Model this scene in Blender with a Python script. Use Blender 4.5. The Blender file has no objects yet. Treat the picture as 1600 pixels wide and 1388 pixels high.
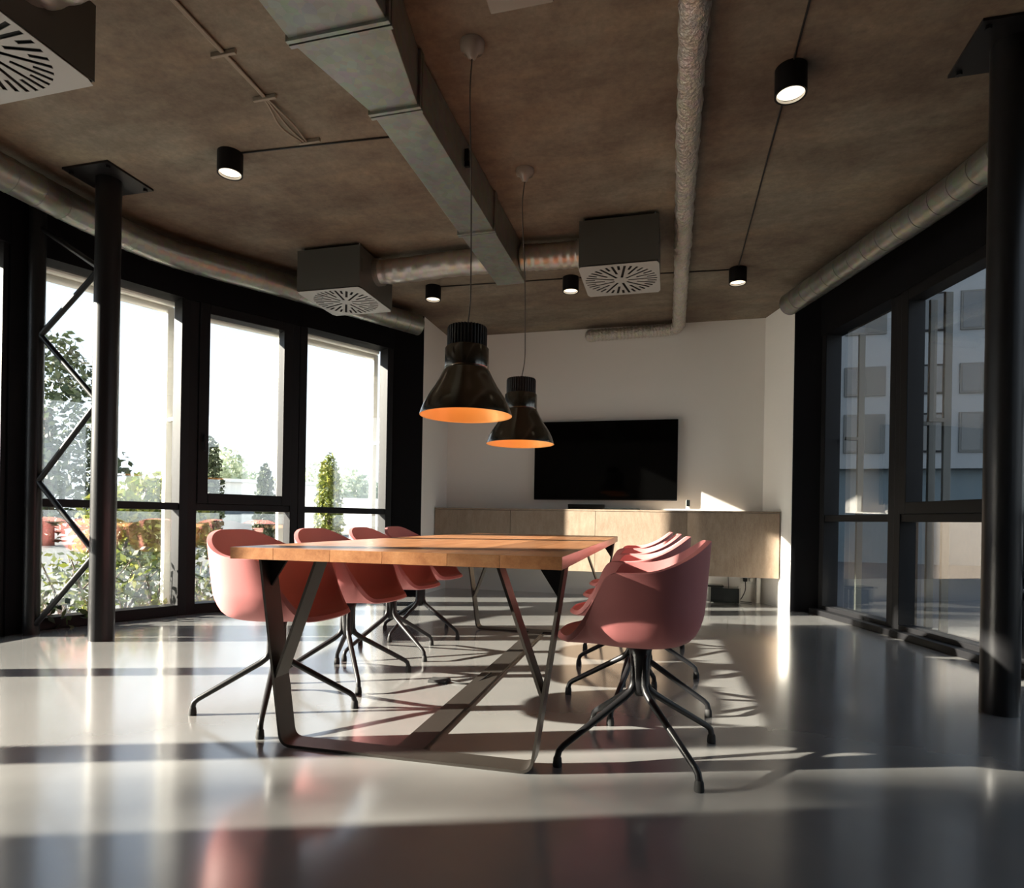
import bpy, bmesh, math, random
import numpy as np
from mathutils import Vector, Matrix

scene = bpy.context.scene
R = math.radians
# ------------------------------------------------------------------ camera
FPX, Y0, ROLL, CAMH, YAW = 959.3, 813.2, 0.0171, 0.8503, 0.253
cam_d = bpy.data.cameras.new('camera')
cam = bpy.data.objects.new('camera', cam_d)
scene.collection.objects.link(cam)
cam_d.sensor_fit = 'HORIZONTAL'
cam_d.sensor_width = 36.0
cam_d.lens = FPX / 1600 * 36
cam_d.shift_y = (Y0 - 694) / 1600
cam_d.clip_start = 0.02
cam_d.clip_end = 400
cam.matrix_world = (Matrix.Translation((0, 0, CAMH)) @ Matrix.Rotation(YAW, 4, 'Z')
                    @ Matrix.Rotation(R(90), 4, 'X') @ Matrix.Rotation(ROLL, 4, 'Z'))
scene.camera = cam

# ------------------------------------------------------------------ sky and sun
SUN_AZ, SUN_TAN = R(20.5), 0.345        # travel direction of the light in plan; tan of its height
world = bpy.data.worlds.new('sky')
scene.world = world
world.use_nodes = True
wn = world.node_tree
# bright hazy sky: nearly white, a little bluer towards the zenith, the same all the way round
tcw = wn.nodes.new('ShaderNodeTexCoord')
sep = wn.nodes.new('ShaderNodeSeparateXYZ')
wn.links.new(tcw.outputs['Generated'], sep.inputs[0])
skr = wn.nodes.new('ShaderNodeValToRGB')
skr.color_ramp.elements[0].position = 0.0
skr.color_ramp.elements[0].color = (0.92, 0.97, 1.0, 1)
skr.color_ramp.elements[1].position = 0.7
skr.color_ramp.elements[1].color = (0.55, 0.72, 1.0, 1)
wn.links.new(sep.outputs['Z'], skr.inputs[0])
wn.links.new(skr.outputs[0], wn.nodes['Background'].inputs[0])
wn.nodes['Background'].inputs[1].default_value = 1.75

sun_d = bpy.data.lights.new('sun', 'SUN')
sun_d.energy = 50.0
sun_d.color = (1.0, 0.905, 0.77)
sun_d.angle = R(0.7)
sun = bpy.data.objects.new('sun', sun_d)
scene.collection.objects.link(sun)
sdir = Vector((math.cos(SUN_AZ), math.sin(SUN_AZ), -SUN_TAN)).normalized()
sun.rotation_euler = sdir.to_track_quat('-Z', 'Y').to_euler()

# ------------------------------------------------------------------ colour management
scene.view_settings.view_transform = 'Standard'
scene.view_settings.look = 'None'
scene.view_settings.exposure = 0.0
scene.view_settings.gamma = 1.0
scene.view_settings.use_curve_mapping = False
scene.cycles.use_denoising = True
scene.cycles.max_bounces = 10
scene.cycles.diffuse_bounces = 5
scene.cycles.glossy_bounces = 5
scene.cycles.transparent_max_bounces = 40
scene.cycles.sample_clamp_indirect = 6.0
scene.cycles.caustics_refractive = False

rng = random.Random(7)
C = scene.collection

# ================================================================== materials
def newmat(name):
    m = bpy.data.materials.new(name)
    m.use_nodes = True
    nt = m.node_tree
    return m, nt, nt.nodes['Principled BSDF']

def plain(name, col, rough=0.5, metal=0.0, spec=0.5, bump=0.0, bscale=60, var=0.0, vscale=6, coat=0.0):
    m, nt, b = newmat(name)
    b.inputs['Base Color'].default_value = (*col, 1)
    b.inputs['Roughness'].default_value = rough
    b.inputs['Metallic'].default_value = metal
    b.inputs['Specular IOR Level'].default_value = spec
    b.inputs['Coat Weight'].default_value = coat
    tc = nt.nodes.new('ShaderNodeTexCoord')
    if var > 0:
        n = nt.nodes.new('ShaderNodeTexNoise')
        n.inputs['Scale'].default_value = vscale
        n.inputs['Detail'].default_value = 6
        nt.links.new(tc.outputs['Object'], n.inputs['Vector'])
        mx = nt.nodes.new('ShaderNodeMix'); mx.data_type = 'RGBA'
        mx.inputs['A'].default_value = (*[c * (1 - var) for c in col], 1)
        mx.inputs['B'].default_value = (*[min(1, c * (1 + var)) for c in col], 1)
        nt.links.new(n.outputs['Fac'], mx.inputs['Factor'])
        nt.links.new(mx.outputs['Result'], b.inputs['Base Color'])
    if bump > 0:
        n = nt.nodes.new('ShaderNodeTexNoise')
        n.inputs['Scale'].default_value = bscale
        n.inputs['Detail'].default_value = 4
        nt.links.new(tc.outputs['Object'], n.inputs['Vector'])
        bp = nt.nodes.new('ShaderNodeBump')
        bp.inputs['Strength'].default_value = bump
        bp.inputs['Distance'].default_value = 0.02
        nt.links.new(n.outputs['Fac'], bp.inputs['Height'])
        nt.links.new(bp.outputs[0], b.inputs['Normal'])
    return m

def ramp(nt, src, stops):
    r = nt.nodes.new('ShaderNodeValToRGB')
    e = r.color_ramp.elements
    while len(e) > 1:
        e.remove(e[-1])
    e[0].position, e[0].color = stops[0][0], (*stops[0][1], 1)
    for p, c in stops[1:]:
        k = e.new(p); k.color = (*c, 1)
    nt.links.new(src, r.inputs[0])
    return r.outputs[0]

def noise(nt, vec, scale, detail=6, rough=0.6):
    n = nt.nodes.new('ShaderNodeTexNoise')
    n.inputs['Scale'].default_value = scale
    n.inputs['Detail'].default_value = detail
    n.inputs['Roughness'].default_value = rough
    nt.links.new(vec, n.inputs['Vector'])
    return n.outputs['Fac']

def mapping(nt, scale=(1, 1, 1), rot=(0, 0, 0), coord='Object'):
    tc = nt.nodes.new('ShaderNodeTexCoord')
    mp = nt.nodes.new('ShaderNodeMapping')
    mp.inputs['Scale'].default_value = scale
    mp.inputs['Rotation'].default_value = rot
    nt.links.new(tc.outputs[coord], mp.inputs['Vector'])
    return mp.outputs[0]

def mixc(nt, fac, a, b, mode='MIX'):
    mx = nt.nodes.new('ShaderNodeMix'); mx.data_type = 'RGBA'; mx.blend_type = mode
    for sock, v in (('Factor', fac), ('A', a), ('B', b)):
        if isinstance(v, (int, float)):
            mx.inputs[sock].default_value = v
        elif isinstance(v, tuple):
            mx.inputs[sock].default_value = (*v, 1)
        else:
            nt.links.new(v, mx.inputs[sock])
    return mx.outputs['Result']

def floor_material():
    m, nt, b = newmat('polished_concrete')
    v = mapping(nt)
    n1 = noise(nt, v, 0.8, 5)
    n2 = noise(nt, v, 3.5, 2, 0.5)
    c1 = ramp(nt, n1, [(0.3, (0.185, 0.184, 0.179)), (0.7, (0.235, 0.233, 0.227))])
    c2 = ramp(nt, n2, [(0.35, (0.95, 0.95, 0.95)), (0.7, (1.0, 1.0, 1.0))])
    nt.links.new(mixc(nt, 1.0, c1, c2, 'MULTIPLY'), b.inputs['Base Color'])
    rr = ramp(nt, n1, [(0.3, (0.19, 0.19, 0.19)), (0.7, (0.25, 0.25, 0.25))])
    nt.links.new(rr, b.inputs['Roughness'])
    b.inputs['Specular IOR Level'].default_value = 0.5
    b.inputs['IOR'].default_value = 1.5
    b.inputs['Coat Weight'].default_value = 0.9
    b.inputs['Coat Roughness'].default_value = 0.13
    b.inputs['Coat IOR'].default_value = 1.6
    return m

def ceiling_material():
    m, nt, b = newmat('raw_concrete_ceiling')
    v = mapping(nt)
    vs = mapping(nt, (0.55, 1.7, 1), (0, 0, 0.25))
    n1 = noise(nt, v, 1.1, 8, 0.66)
    n2 = noise(nt, vs, 2.0, 9, 0.7)
    n3 = noise(nt, v, 26, 6, 0.7)
    c1 = ramp(nt, n1, [(0.32, (0.125, 0.088, 0.062)), (0.5, (0.185, 0.148, 0.108)), (0.68, (0.235, 0.215, 0.165))])
    c2 = ramp(nt, n2, [(0.32, (0.66, 0.63, 0.60)), (0.5, (0.95, 0.95, 0.95)), (0.7, (1.3, 1.25, 1.14))])
    c3 = ramp(nt, n3, [(0.3, (0.78, 0.77, 0.76)), (0.65, (1.08, 1.07, 1.06))])
    c = mixc(nt, 1.0, c1, c2, 'MULTIPLY')
    c = mixc(nt, 1.0, c, c3, 'MULTIPLY')
    nt.links.new(c, b.inputs['Base Color'])
    b.inputs['Roughness'].default_value = 0.75
    bp = nt.nodes.new('ShaderNodeBump')
    bp.inputs['Strength'].default_value = 0.25
    bp.inputs['Distance'].default_value = 0.01
    nt.links.new(n3, bp.inputs['Height'])
    nt.links.new(bp.outputs[0], b.inputs['Normal'])
    return m

def wood_material(name, stops, grain=(1.2, 14, 14), scale=1.6, rough=0.38, coat=0.0, perobj=0.35):
    m, nt, b = newmat(name)
    tc = nt.nodes.new('ShaderNodeTexCoord')
    oi = nt.nodes.new('ShaderNodeObjectInfo')
    off = nt.nodes.new('ShaderNodeVectorMath'); off.operation = 'SCALE'
    cmb = nt.nodes.new('ShaderNodeCombineXYZ')
    for k in range(3):
        nt.links.new(oi.outputs['Random'], cmb.inputs[k])
    nt.links.new(cmb.outputs[0], off.inputs[0]); off.inputs['Scale'].default_value = 23.0
    add = nt.nodes.new('ShaderNodeVectorMath'); add.operation = 'ADD'
    mp = nt.nodes.new('ShaderNodeMapping'); mp.inputs['Scale'].default_value = grain
    nt.links.new(tc.outputs['Object'], mp.inputs['Vector'])
    nt.links.new(mp.outputs[0], add.inputs[0]); nt.links.new(off.outputs[0], add.inputs[1])
    n1 = noise(nt, add.outputs[0], scale, 8, 0.65)
    n2 = noise(nt, add.outputs[0], scale * 7, 4, 0.6)
    c1 = ramp(nt, n1, stops)
    c2 = ramp(nt, n2, [(0.3, (0.86, 0.86, 0.86)), (0.7, (1.06, 1.06, 1.06))])
    c = mixc(nt, 1.0, c1, c2, 'MULTIPLY')
    pv = ramp(nt, oi.outputs['Random'], [(0.0, (1 - perobj,) * 3), (1.0, (1 + perobj * 0.5,) * 3)])
    c = mixc(nt, 1.0, c, pv, 'MULTIPLY')
    nt.links.new(c, b.inputs['Base Color'])
    b.inputs['Roughness'].default_value = rough
    b.inputs['Coat Weight'].default_value = coat
    b.inputs['Coat Roughness'].default_value = 0.2
    return m

def metal_material(name, col, rough, bump=0.0, scale=30, spang=0.15):
    m, nt, b = newmat(name)
    v = mapping(nt)
    vo = nt.nodes.new('ShaderNodeTexVoronoi'); vo.inputs['Scale'].default_value = 28
    nt.links.new(v, vo.inputs['Vector'])
    n = noise(nt, v, 5, 6)
    c = ramp(nt, n, [(0.3, tuple(x * (1 - spang) for x in col)), (0.7, tuple(min(1, x * (1 + spang)) for x in col))])
    c = mixc(nt, spang, c, vo.outputs['Color'], 'SOFT_LIGHT')
    nt.links.new(c, b.inputs['Base Color'])
    b.inputs['Metallic'].default_value = 0.85
    b.inputs['Roughness'].default_value = rough
    if bump:
        bp = nt.nodes.new('ShaderNodeBump')
        bp.inputs['Strength'].default_value = bump
        bp.inputs['Distance'].default_value = 0.03
        nt.links.new(noise(nt, v, scale, 4), bp.inputs['Height'])
        nt.links.new(bp.outputs[0], b.inputs['Normal'])
    return m

def glass_material(name, f0=0.13, tint=(0.97, 0.985, 0.98)):
    m = bpy.data.materials.new(name); m.use_nodes = True
    nt = m.node_tree
    nt.nodes.remove(nt.nodes['Principled BSDF'])
    out = nt.nodes['Material Output']
    tr = nt.nodes.new('ShaderNodeBsdfTransparent'); tr.inputs[0].default_value = (*tint, 1)
    gl = nt.nodes.new('ShaderNodeBsdfGlossy'); gl.inputs['Roughness'].default_value = 0.0
    gl.inputs[0].default_value = (1, 1, 1, 1)
    lw = nt.nodes.new('ShaderNodeLayerWeight'); lw.inputs[0].default_value = 0.5
    pw = nt.nodes.new('ShaderNodeMath'); pw.operation = 'POWER'; pw.inputs[1].default_value = 5
    nt.links.new(lw.outputs['Facing'], pw.inputs[0])
    mu = nt.nodes.new('ShaderNodeMath'); mu.operation = 'MULTIPLY_ADD'
    mu.inputs[1].default_value = 1 - f0; mu.inputs[2].default_value = f0
    nt.links.new(pw.outputs[0], mu.inputs[0])
    mx = nt.nodes.new('ShaderNodeMixShader')
    nt.links.new(mu.outputs[0], mx.inputs[0])
    nt.links.new(tr.outputs[0], mx.inputs[1]); nt.links.new(gl.outputs[0], mx.inputs[2])
    nt.links.new(mx.outputs[0], out.inputs[0])
    return m

def emit_material(name, col, strength):
    m = bpy.data.materials.new(name); m.use_nodes = True
    nt = m.node_tree
    nt.nodes.remove(nt.nodes['Principled BSDF'])
    e = nt.nodes.new('ShaderNodeEmission')
    e.inputs[0].default_value = (*col, 1); e.inputs[1].default_value = strength
    nt.links.new(e.outputs[0], nt.nodes['Material Output'].inputs[0])
    return m

def leaf_material(name, stops, trans=0.35):
    m = bpy.data.materials.new(name); m.use_nodes = True
    nt = m.node_tree
    b = nt.nodes['Principled BSDF']
    g = nt.nodes.new('ShaderNodeNewGeometry')
    c = ramp(nt, g.outputs['Random Per Island'], stops)
    nt.links.new(c, b.inputs['Base Color'])
    b.inputs['Roughness'].default_value = 0.55
    t = nt.nodes.new('ShaderNodeBsdfTranslucent'); nt.links.new(c, t.inputs[0])
    mx = nt.nodes.new('ShaderNodeMixShader'); mx.inputs[0].default_value = trans
    nt.links.new(b.outputs[0], mx.inputs[1]); nt.links.new(t.outputs[0], mx.inputs[2])
    nt.links.new(mx.outputs[0], nt.nodes['Material Output'].inputs[0])
    return m

M = {}
M['floor'] = floor_material()
M['ceiling'] = ceiling_material()
M['white'] = plain('white_plaster', (0.84, 0.82, 0.78), 0.7, bump=0.03, bscale=120)
M['black'] = plain('black_powder_coat', (0.007, 0.007, 0.008), 0.5, spec=0.18)
M['blackwall'] = plain('black_matt_panel', (0.004, 0.004, 0.005), 0.65, spec=0.1)
M['steel'] = plain('black_steel_tube', (0.009, 0.009, 0.010), 0.36, spec=0.32)
M['legsteel'] = plain('raw_dark_steel', (0.055, 0.048, 0.042), 0.38, metal=0.6, var=0.25, vscale=9)
M['pink'] = plain('dusty_pink_shell', (0.50, 0.175, 0.172), 0.55, spec=0.35, bump=0.05, bscale=300)
M['oak'] = wood_material('oiled_oak', [(0.25, (0.22, 0.085, 0.034)), (0.5, (0.34, 0.15, 0.064)), (0.75, (0.43, 0.215, 0.10))],
                         grain=(14, 1.1, 14), rough=0.33, coat=0.25, perobj=0.3)
M['veneer'] = wood_material('pale_oak_veneer', [(0.3, (0.245, 0.175, 0.124)), (0.5, (0.295, 0.22, 0.16)), (0.72, (0.345, 0.265, 0.20))],
                            grain=(9, 9, 2.5), scale=2.5, rough=0.5, perobj=0.06)
M['galv'] = metal_material('galvanised_sheet', (0.30, 0.32, 0.29), 0.42)
M['spiro'] = metal_material('spiral_duct_metal', (0.30, 0.30, 0.27), 0.36)
M['foil'] = metal_material('crinkled_foil', (0.62, 0.58, 0.52), 0.3, bump=0.9, scale=38)
M['pipefoil'] = metal_material('smooth_foil', (0.50, 0.46, 0.41), 0.36, bump=0.06, scale=10)
M['boxgrey'] = plain('grey_painted_sheet', (0.085, 0.087, 0.078), 0.5, metal=0.3)
M['plate'] = plain('pale_grey_diffuser', (0.36, 0.365, 0.35), 0.5)
M['dark'] = plain('slot_shade_black', (0.006, 0.006, 0.006), 0.8)  # black standing in for shade behind the diffuser slots
M['lamp'] = plain('black_brushed_lamp', (0.15, 0.142, 0.125), 0.2, metal=1.0)
M['lampcap'] = plain('black_ribbed_cap', (0.015, 0.015, 0.015), 0.5)
M['gold'] = plain('gold_reflector', (0.92, 0.57, 0.21), 0.4, metal=0.25)
M['cord'] = plain('grey_cord', (0.10, 0.09, 0.08), 0.6)
M['blackcable'] = plain('black_cable', (0.01, 0.01, 0.01), 0.6)
M['beige'] = plain('beige_cable', (0.26, 0.22, 0.17), 0.6)
M['clearplastic'] = plain('translucent_grey_plastic', (0.30, 0.27, 0.23), 0.2, coat=0.5)
M['screen'] = plain('black_screen', (0.001, 0.001, 0.001), 0.06, spec=0.2)
M['gloss'] = plain('black_gloss_box', (0.01, 0.012, 0.012), 0.15)
M['alu'] = plain('white_aluminium', (0.72, 0.70, 0.64), 0.45, metal=0.1)
M['chrome'] = plain('brushed_metal', (0.5, 0.49, 0.46), 0.35, metal=0.9)
M['whiteplastic'] = plain('white_plastic', (0.75, 0.74, 0.70), 0.4)
M['glass'] = glass_material('coated_glass')
M['glow'] = emit_material('warm_diffuser_glow', (1.0, 0.84, 0.62), 2.2)
M['bulb'] = emit_material('warm_bulb_glow', (1.0, 0.62, 0.26), 6.0)
M['paving'] = plain('grey_paving', (0.10, 0.108, 0.112), 0.8, var=0.2, vscale=1.5)
M['facade'] = plain('white_render', (0.27, 0.28, 0.28), 0.8, var=0.05)
M['paleroof'] = plain('bright_white_render', (0.90, 0.90, 0.88), 0.8)
M['bluewall'] = plain('blue_grey_cladding', (0.10, 0.135, 0.15), 0.6, var=0.08)
M['winglass'] = plain('dark_window_glass', (0.05, 0.06, 0.065), 0.08, coat=0.3)
M['blind'] = plain('grey_slatted_blind', (0.11, 0.11, 0.10), 0.6)
M['bark'] = plain('brown_bark', (0.10, 0.075, 0.05), 0.9, bump=0.6, bscale=30)
M['asphalt'] = plain('dark_asphalt', (0.045, 0.046, 0.048), 0.85, var=0.2, vscale=3)
M['vanwhite'] = plain('white_vehicle_paint', (0.85, 0.85, 0.83), 0.3, coat=0.5)
M['carpaint'] = plain('silver_car_paint', (0.45, 0.50, 0.54), 0.25, metal=0.4, coat=0.6)
M['tyre'] = plain('black_rubber', (0.015, 0.015, 0.015), 0.8)
M['leaf_yellow'] = leaf_material('yellow_green_leaves', [(0.0, (0.05, 0.075, 0.012)), (0.5, (0.11, 0.135, 0.022)), (1.0, (0.23, 0.23, 0.05))])
M['leaf_dark'] = leaf_material('dark_green_leaves', [(0.0, (0.018, 0.028, 0.012)), (0.6, (0.045, 0.065, 0.028)), (1.0, (0.10, 0.12, 0.06))], 0.2)
M['leaf_mid'] = leaf_material('mid_green_leaves', [(0.0, (0.018, 0.030, 0.010)), (0.6, (0.045, 0.065, 0.022)), (1.0, (0.12, 0.14, 0.05))])
M['leaf_pale'] = leaf_material('haze_tinted_leaves', [(0.0, (0.36, 0.42, 0.30)), (1.0, (0.58, 0.62, 0.46))])  # distance haze is put into the pale leaf colour

# ================================================================== mesh helpers
def world_loc(o):
    v = Vector((0, 0, 0))
    while o is not None:
        v += o.location
        o = o.parent
    return v

def obj(name, bm, mat, parent=None, smooth=False, bevel=0.0, seg=2, subsurf=0, angle=None):
    """links one mesh object; bm is in world coordinates (parents carry location only)"""
    if isinstance(bm, bpy.types.Mesh):
        me = bm
    else:
        bmesh.ops.recalc_face_normals(bm, faces=bm.faces)
        if parent is not None:
            off = world_loc(parent)
            bmesh.ops.translate(bm, vec=-off, verts=bm.verts)
        me = bpy.data.meshes.new(name)
        bm.to_mesh(me); bm.free()
    if smooth:
        for p in me.polygons:
            p.use_smooth = True
        if angle:
            me.set_sharp_from_angle(angle=R(angle))
    me.materials.clear()
    me.materials.append(mat)
    o = bpy.data.objects.new(name, me)
    C.objects.link(o)
    if parent is not None:
        o.parent = parent
    if bevel > 0:
        md = o.modifiers.new('bevel', 'BEVEL'); md.width = bevel; md.segments = seg
        md.limit_method = 'ANGLE'; md.angle_limit = R(40)
    if subsurf:
        md = o.modifiers.new('sub', 'SUBSURF'); md.levels = subsurf; md.render_levels = subsurf
    return o

def thing(name, label, cat, loc=(0, 0, 0), group=None):
    o = bpy.data.objects.new(name, None)
    C.objects.link(o)
    o.location = loc
    o.empty_display_size = 0.1
    return tag(o, label, cat, group)

def tag(o, label, cat, group=None):
    o['label'] = label; o['category'] = cat
    if group:
        o['group'] = group
    return o

def struct(o, label=None, cat=None):
    o['kind'] = 'structure'
    if label:
        o['label'] = label
    if cat:
        o['category'] = cat
    return o

def hexa(bm, pts):
    v = [bm.verts.new(p) for p in pts]
    for f in ((0, 3, 2, 1), (4, 5, 6, 7), (0, 1, 5, 4), (1, 2, 6, 5), (2, 3, 7, 6), (3, 0, 4, 7)):
        bm.faces.new([v[i] for i in f])
    return v

def box(bm, x0, x1, y0, y1, z0, z1):
    return hexa(bm, [(x0, y0, z0), (x1, y0, z0), (x1, y1, z0), (x0, y1, z0),
                     (x0, y0, z1), (x1, y0, z1), (x1, y1, z1), (x0, y1, z1)])

def nb():
    return bmesh.new()

def boxbm(*a):
    b = nb(); box(b, *a); return b

def prism(bm, pts, z0, z1):
    lo = [bm.verts.new((p[0], p[1], z0)) for p in pts]
    hi = [bm.verts.new((p[0], p[1], z1)) for p in pts]
    n = len(pts)
    bm.faces.new(lo[::-1]); bm.faces.new(hi)
    for i in range(n):
        j = (i + 1) % n
        bm.faces.new((lo[i], lo[j], hi[j], hi[i]))

def frame_axes(t):
    t = Vector(t).normalized()
    up = Vector((0, 0, 1)) if abs(t.z) < 0.95 else Vector((1, 0, 0))
    a = t.cross(up).normalized()
    b = a.cross(t).normalized()
    return a, b

def tube(bm, path, radii, seg=16, caps=True):
    path = [Vector(p) for p in path]
    if not isinstance(radii, (list, tuple)):
        radii = [radii] * len(path)
    rings = []
    a0 = None
    for i, p in enumerate(path):
        t = (path[min(i + 1, len(path) - 1)] - path[max(i - 1, 0)])
        t.normalize()
        if a0 is None:
            a, b = frame_axes(t)
        else:
            a = (a0 - t * a0.dot(t)).normalized(); b = a.cross(t).normalized()
        a0 = a
        r = radii[i]
        rings.append([bm.verts.new(p + a * (r * math.cos(k * 2 * math.pi / seg)) + b * (r * math.sin(k * 2 * math.pi / seg))) for k in range(seg)])
    for r0, r1 in zip(rings, rings[1:]):
        for k in range(seg):
            j = (k + 1) % seg
            bm.faces.new((r0[k], r0[j], r1[j], r1[k]))
    if caps:
        bm.faces.new(rings[0][::-1]); bm.faces.new(rings[-1])
    return rings

def lathe(bm, cx, cy, prof, seg=40, cap0=False, cap1=False):
    rings = []
    for r, z in prof:
        rings.append([bm.verts.new((cx + r * math.cos(k * 2 * math.pi / seg), cy + r * math.sin(k * 2 * math.pi / seg), z)) for k in range(seg)])
    for r0, r1 in zip(rings, rings[1:]):
        for k in range(seg):
            j = (k + 1) % seg
            bm.faces.new((r0[k], r0[j], r1[j], r1[k]))
    if cap0:
        bm.faces.new(rings[0][::-1])
    if cap1:
        bm.faces.new(rings[-1])

def smooth_path(pts, n=8):
    """Catmull-Rom through pts"""
    P = [Vector(p) for p in pts]
    P = [P[0] * 2 - P[1]] + P + [P[-1] * 2 - P[-2]]
    out = []
    for i in range(1, len(P) - 2):
        for k in range(n):
            t = k / n
            out.append(0.5 * ((2 * P[i]) + (-P[i - 1] + P[i + 1]) * t + (2 * P[i - 1] - 5 * P[i] + 4 * P[i + 1] - P[i + 2]) * t * t
                              + (-P[i - 1] + 3 * P[i] - 3 * P[i + 1] + P[i + 2]) * t ** 3))
    out.append(P[-2])
    return out

class Facet:
    """a stretch of outer wall seen from above: s runs p->q, n points into the room"""
    def __init__(self, p, q, inside):
        self.p = Vector((p[0], p[1], 0)); self.q = Vector((q[0], q[1], 0))
        d = self.q - self.p
        self.L = d.length; self.t = d.normalized()
        n = Vector((-self.t.y, self.t.x, 0))
        if n.dot(Vector((inside[0], inside[1], 0)) - self.p) < 0:
            n = -n
        self.n = n
    def pt(self, s, n, z):
        v = self.p + self.t * s + self.n * n
        return (v.x, v.y, z)
    def box(self, bm, s0, s1, n0, n1, z0, z1):
        return hexa(bm, [self.pt(s0, n0, z0), self.pt(s1, n0, z0), self.pt(s1, n1, z0), self.pt(s0, n1, z0),
                         self.pt(s0, n0, z1), self.pt(s1, n0, z1), self.pt(s1, n1, z1), self.pt(s0, n1, z1)])
    def bm(self, *a):
        b = nb(); self.box(b, *a); return b

# ================================================================== the setting
CEIL = 3.10
HEAD = 2.68
TRANSOM = 0.92
BACK = 7.15
LEFT = [(-4.46, 0.06), (-4.46, 0.77), (-4.46, 2.03), (-4.47, 3.38), (-4.04, 4.40), (-3.52, 5.22), (-2.99, 6.15)]
RIGHT = [(1.45, 6.52), (1.77, 5.49), (2.07, 4.36), (2.24, 3.30), (2.24, 2.30), (2.24, 1.30)]
INSIDE = (-1.1, 2.5)
P5 = (-2.69, 6.36)
ROOM = [(-4.46, -3.2), (-4.46, 0.10)] + LEFT[3:] + [P5, (-2.69, BACK), (0.965, BACK), (1.154, 6.57)] + RIGHT[:4] + [(2.24, 2.4), (2.24, -3.2)]

b = nb(); prism(b, [(-4.75, -3.3), (-4.75, 3.4), (-4.2, 4.6), (-3.1, 6.4), (-2.9, 7.4), (1.3, 7.4), (1.6, 6.7), (2.1, 5.5), (2.55, 3.4), (2.55, -3.3)], -0.25, 0.0)
struct(obj('floor', b, M['floor']), 'polished grey concrete floor of the meeting room', 'floor')
b = nb(); prism(b, [(-4.75, -3.3), (-4.75, 3.4), (-4.2, 4.6), (-3.1, 6.4), (-2.9, 7.4), (1.3, 7.4), (1.6, 6.7), (2.1, 5.5), (2.55, 3.4), (2.55, -3.3)], CEIL, CEIL + 0.25)
struct(obj('ceiling', b, M['ceiling']), 'raw brown concrete ceiling over the meeting room', 'ceiling')

struct(obj('wall_back', boxbm(-2.89, 1.20, BACK, BACK + 0.15, 0, CEIL), M['white']), 'white back wall behind the television', 'wall')
b = nb(); prism(b, [P5, (-2.69, BACK), (-2.89, BACK), (-2.89, 6.42)], 0, CEIL)
struct(obj('wall_back_left_return', b, M['white']), 'narrow white side wall left of the sideboard', 'wall')
b = nb(); prism(b, [(0.965, BACK), (1.154, 6.57), (1.20, 6.60), (1.20, BACK)], 0, CEIL)
struct(obj('wall_back_right_return', b, M['white']), 'narrow white side wall right of the sideboard', 'wall')
b = nb(); prism(b, [(1.158, 6.57), (1.45, 6.52), (1.55, 6.56), (1.55, 6.75), (1.158, 6.75)], 0, CEIL)
struct(obj('wall_right_pier', b, M['blackwall']), 'black pier at the far end of the right windows', 'wall')
b = nb(); prism(b, [(-2.99, 6.15), P5, (-2.89, 6.44), (-3.15, 6.26)], 0, CEIL)
struct(obj('wall_left_pier', b, M['blackwall']), 'black pier at the far end of the left windows', 'wall')
struct(obj('wall_left', boxbm(-4.70, -4.46, -3.3, 0.06, 0, CEIL), M['blackwall']), 'black wall nearest the camera on the left', 'wall')
struct(obj('wall_left_corner_pier', boxbm(-4.62, -4.38, 3.19, 3.38, 0, CEIL), M['blackwall']), 'black pier behind the outer post of the left lattice column', 'wall')
struct(obj('wall_right', boxbm(2.24, 2.48, -3.3, 1.30, 0, CEIL), M['blackwall']), 'black wall nearest the camera on the right', 'wall')
struct(obj('wall_front', boxbm(-4.70, 2.48, -3.45, -3.3, 0, CEIL), M['white']), 'white wall behind the camera', 'wall')
# unseen building mass above and behind the room, added to shade the yard
b = nb(); prism(b, [(-4.75, -3.4), (-4.75, 3.4), (-4.2, 4.6), (-3.1, 6.4), (-2.9, 7.3), (1.3, 7.3), (1.6, 6.7), (2.1, 5.5), (2.55, 3.4), (2.55, -3.4)], CEIL + 0.25, 13)
struct(obj('wall_upper_shade_block', b, M['facade']), 'white unseen upper storeys added to shade the right yard', 'wall')
struct(obj('wall_rear_shade_block', boxbm(-2.75, 1.12, 7.3, 24, -0.12, 13), M['facade']), 'white unseen rear wing added to shade the office facade', 'wall')

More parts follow.
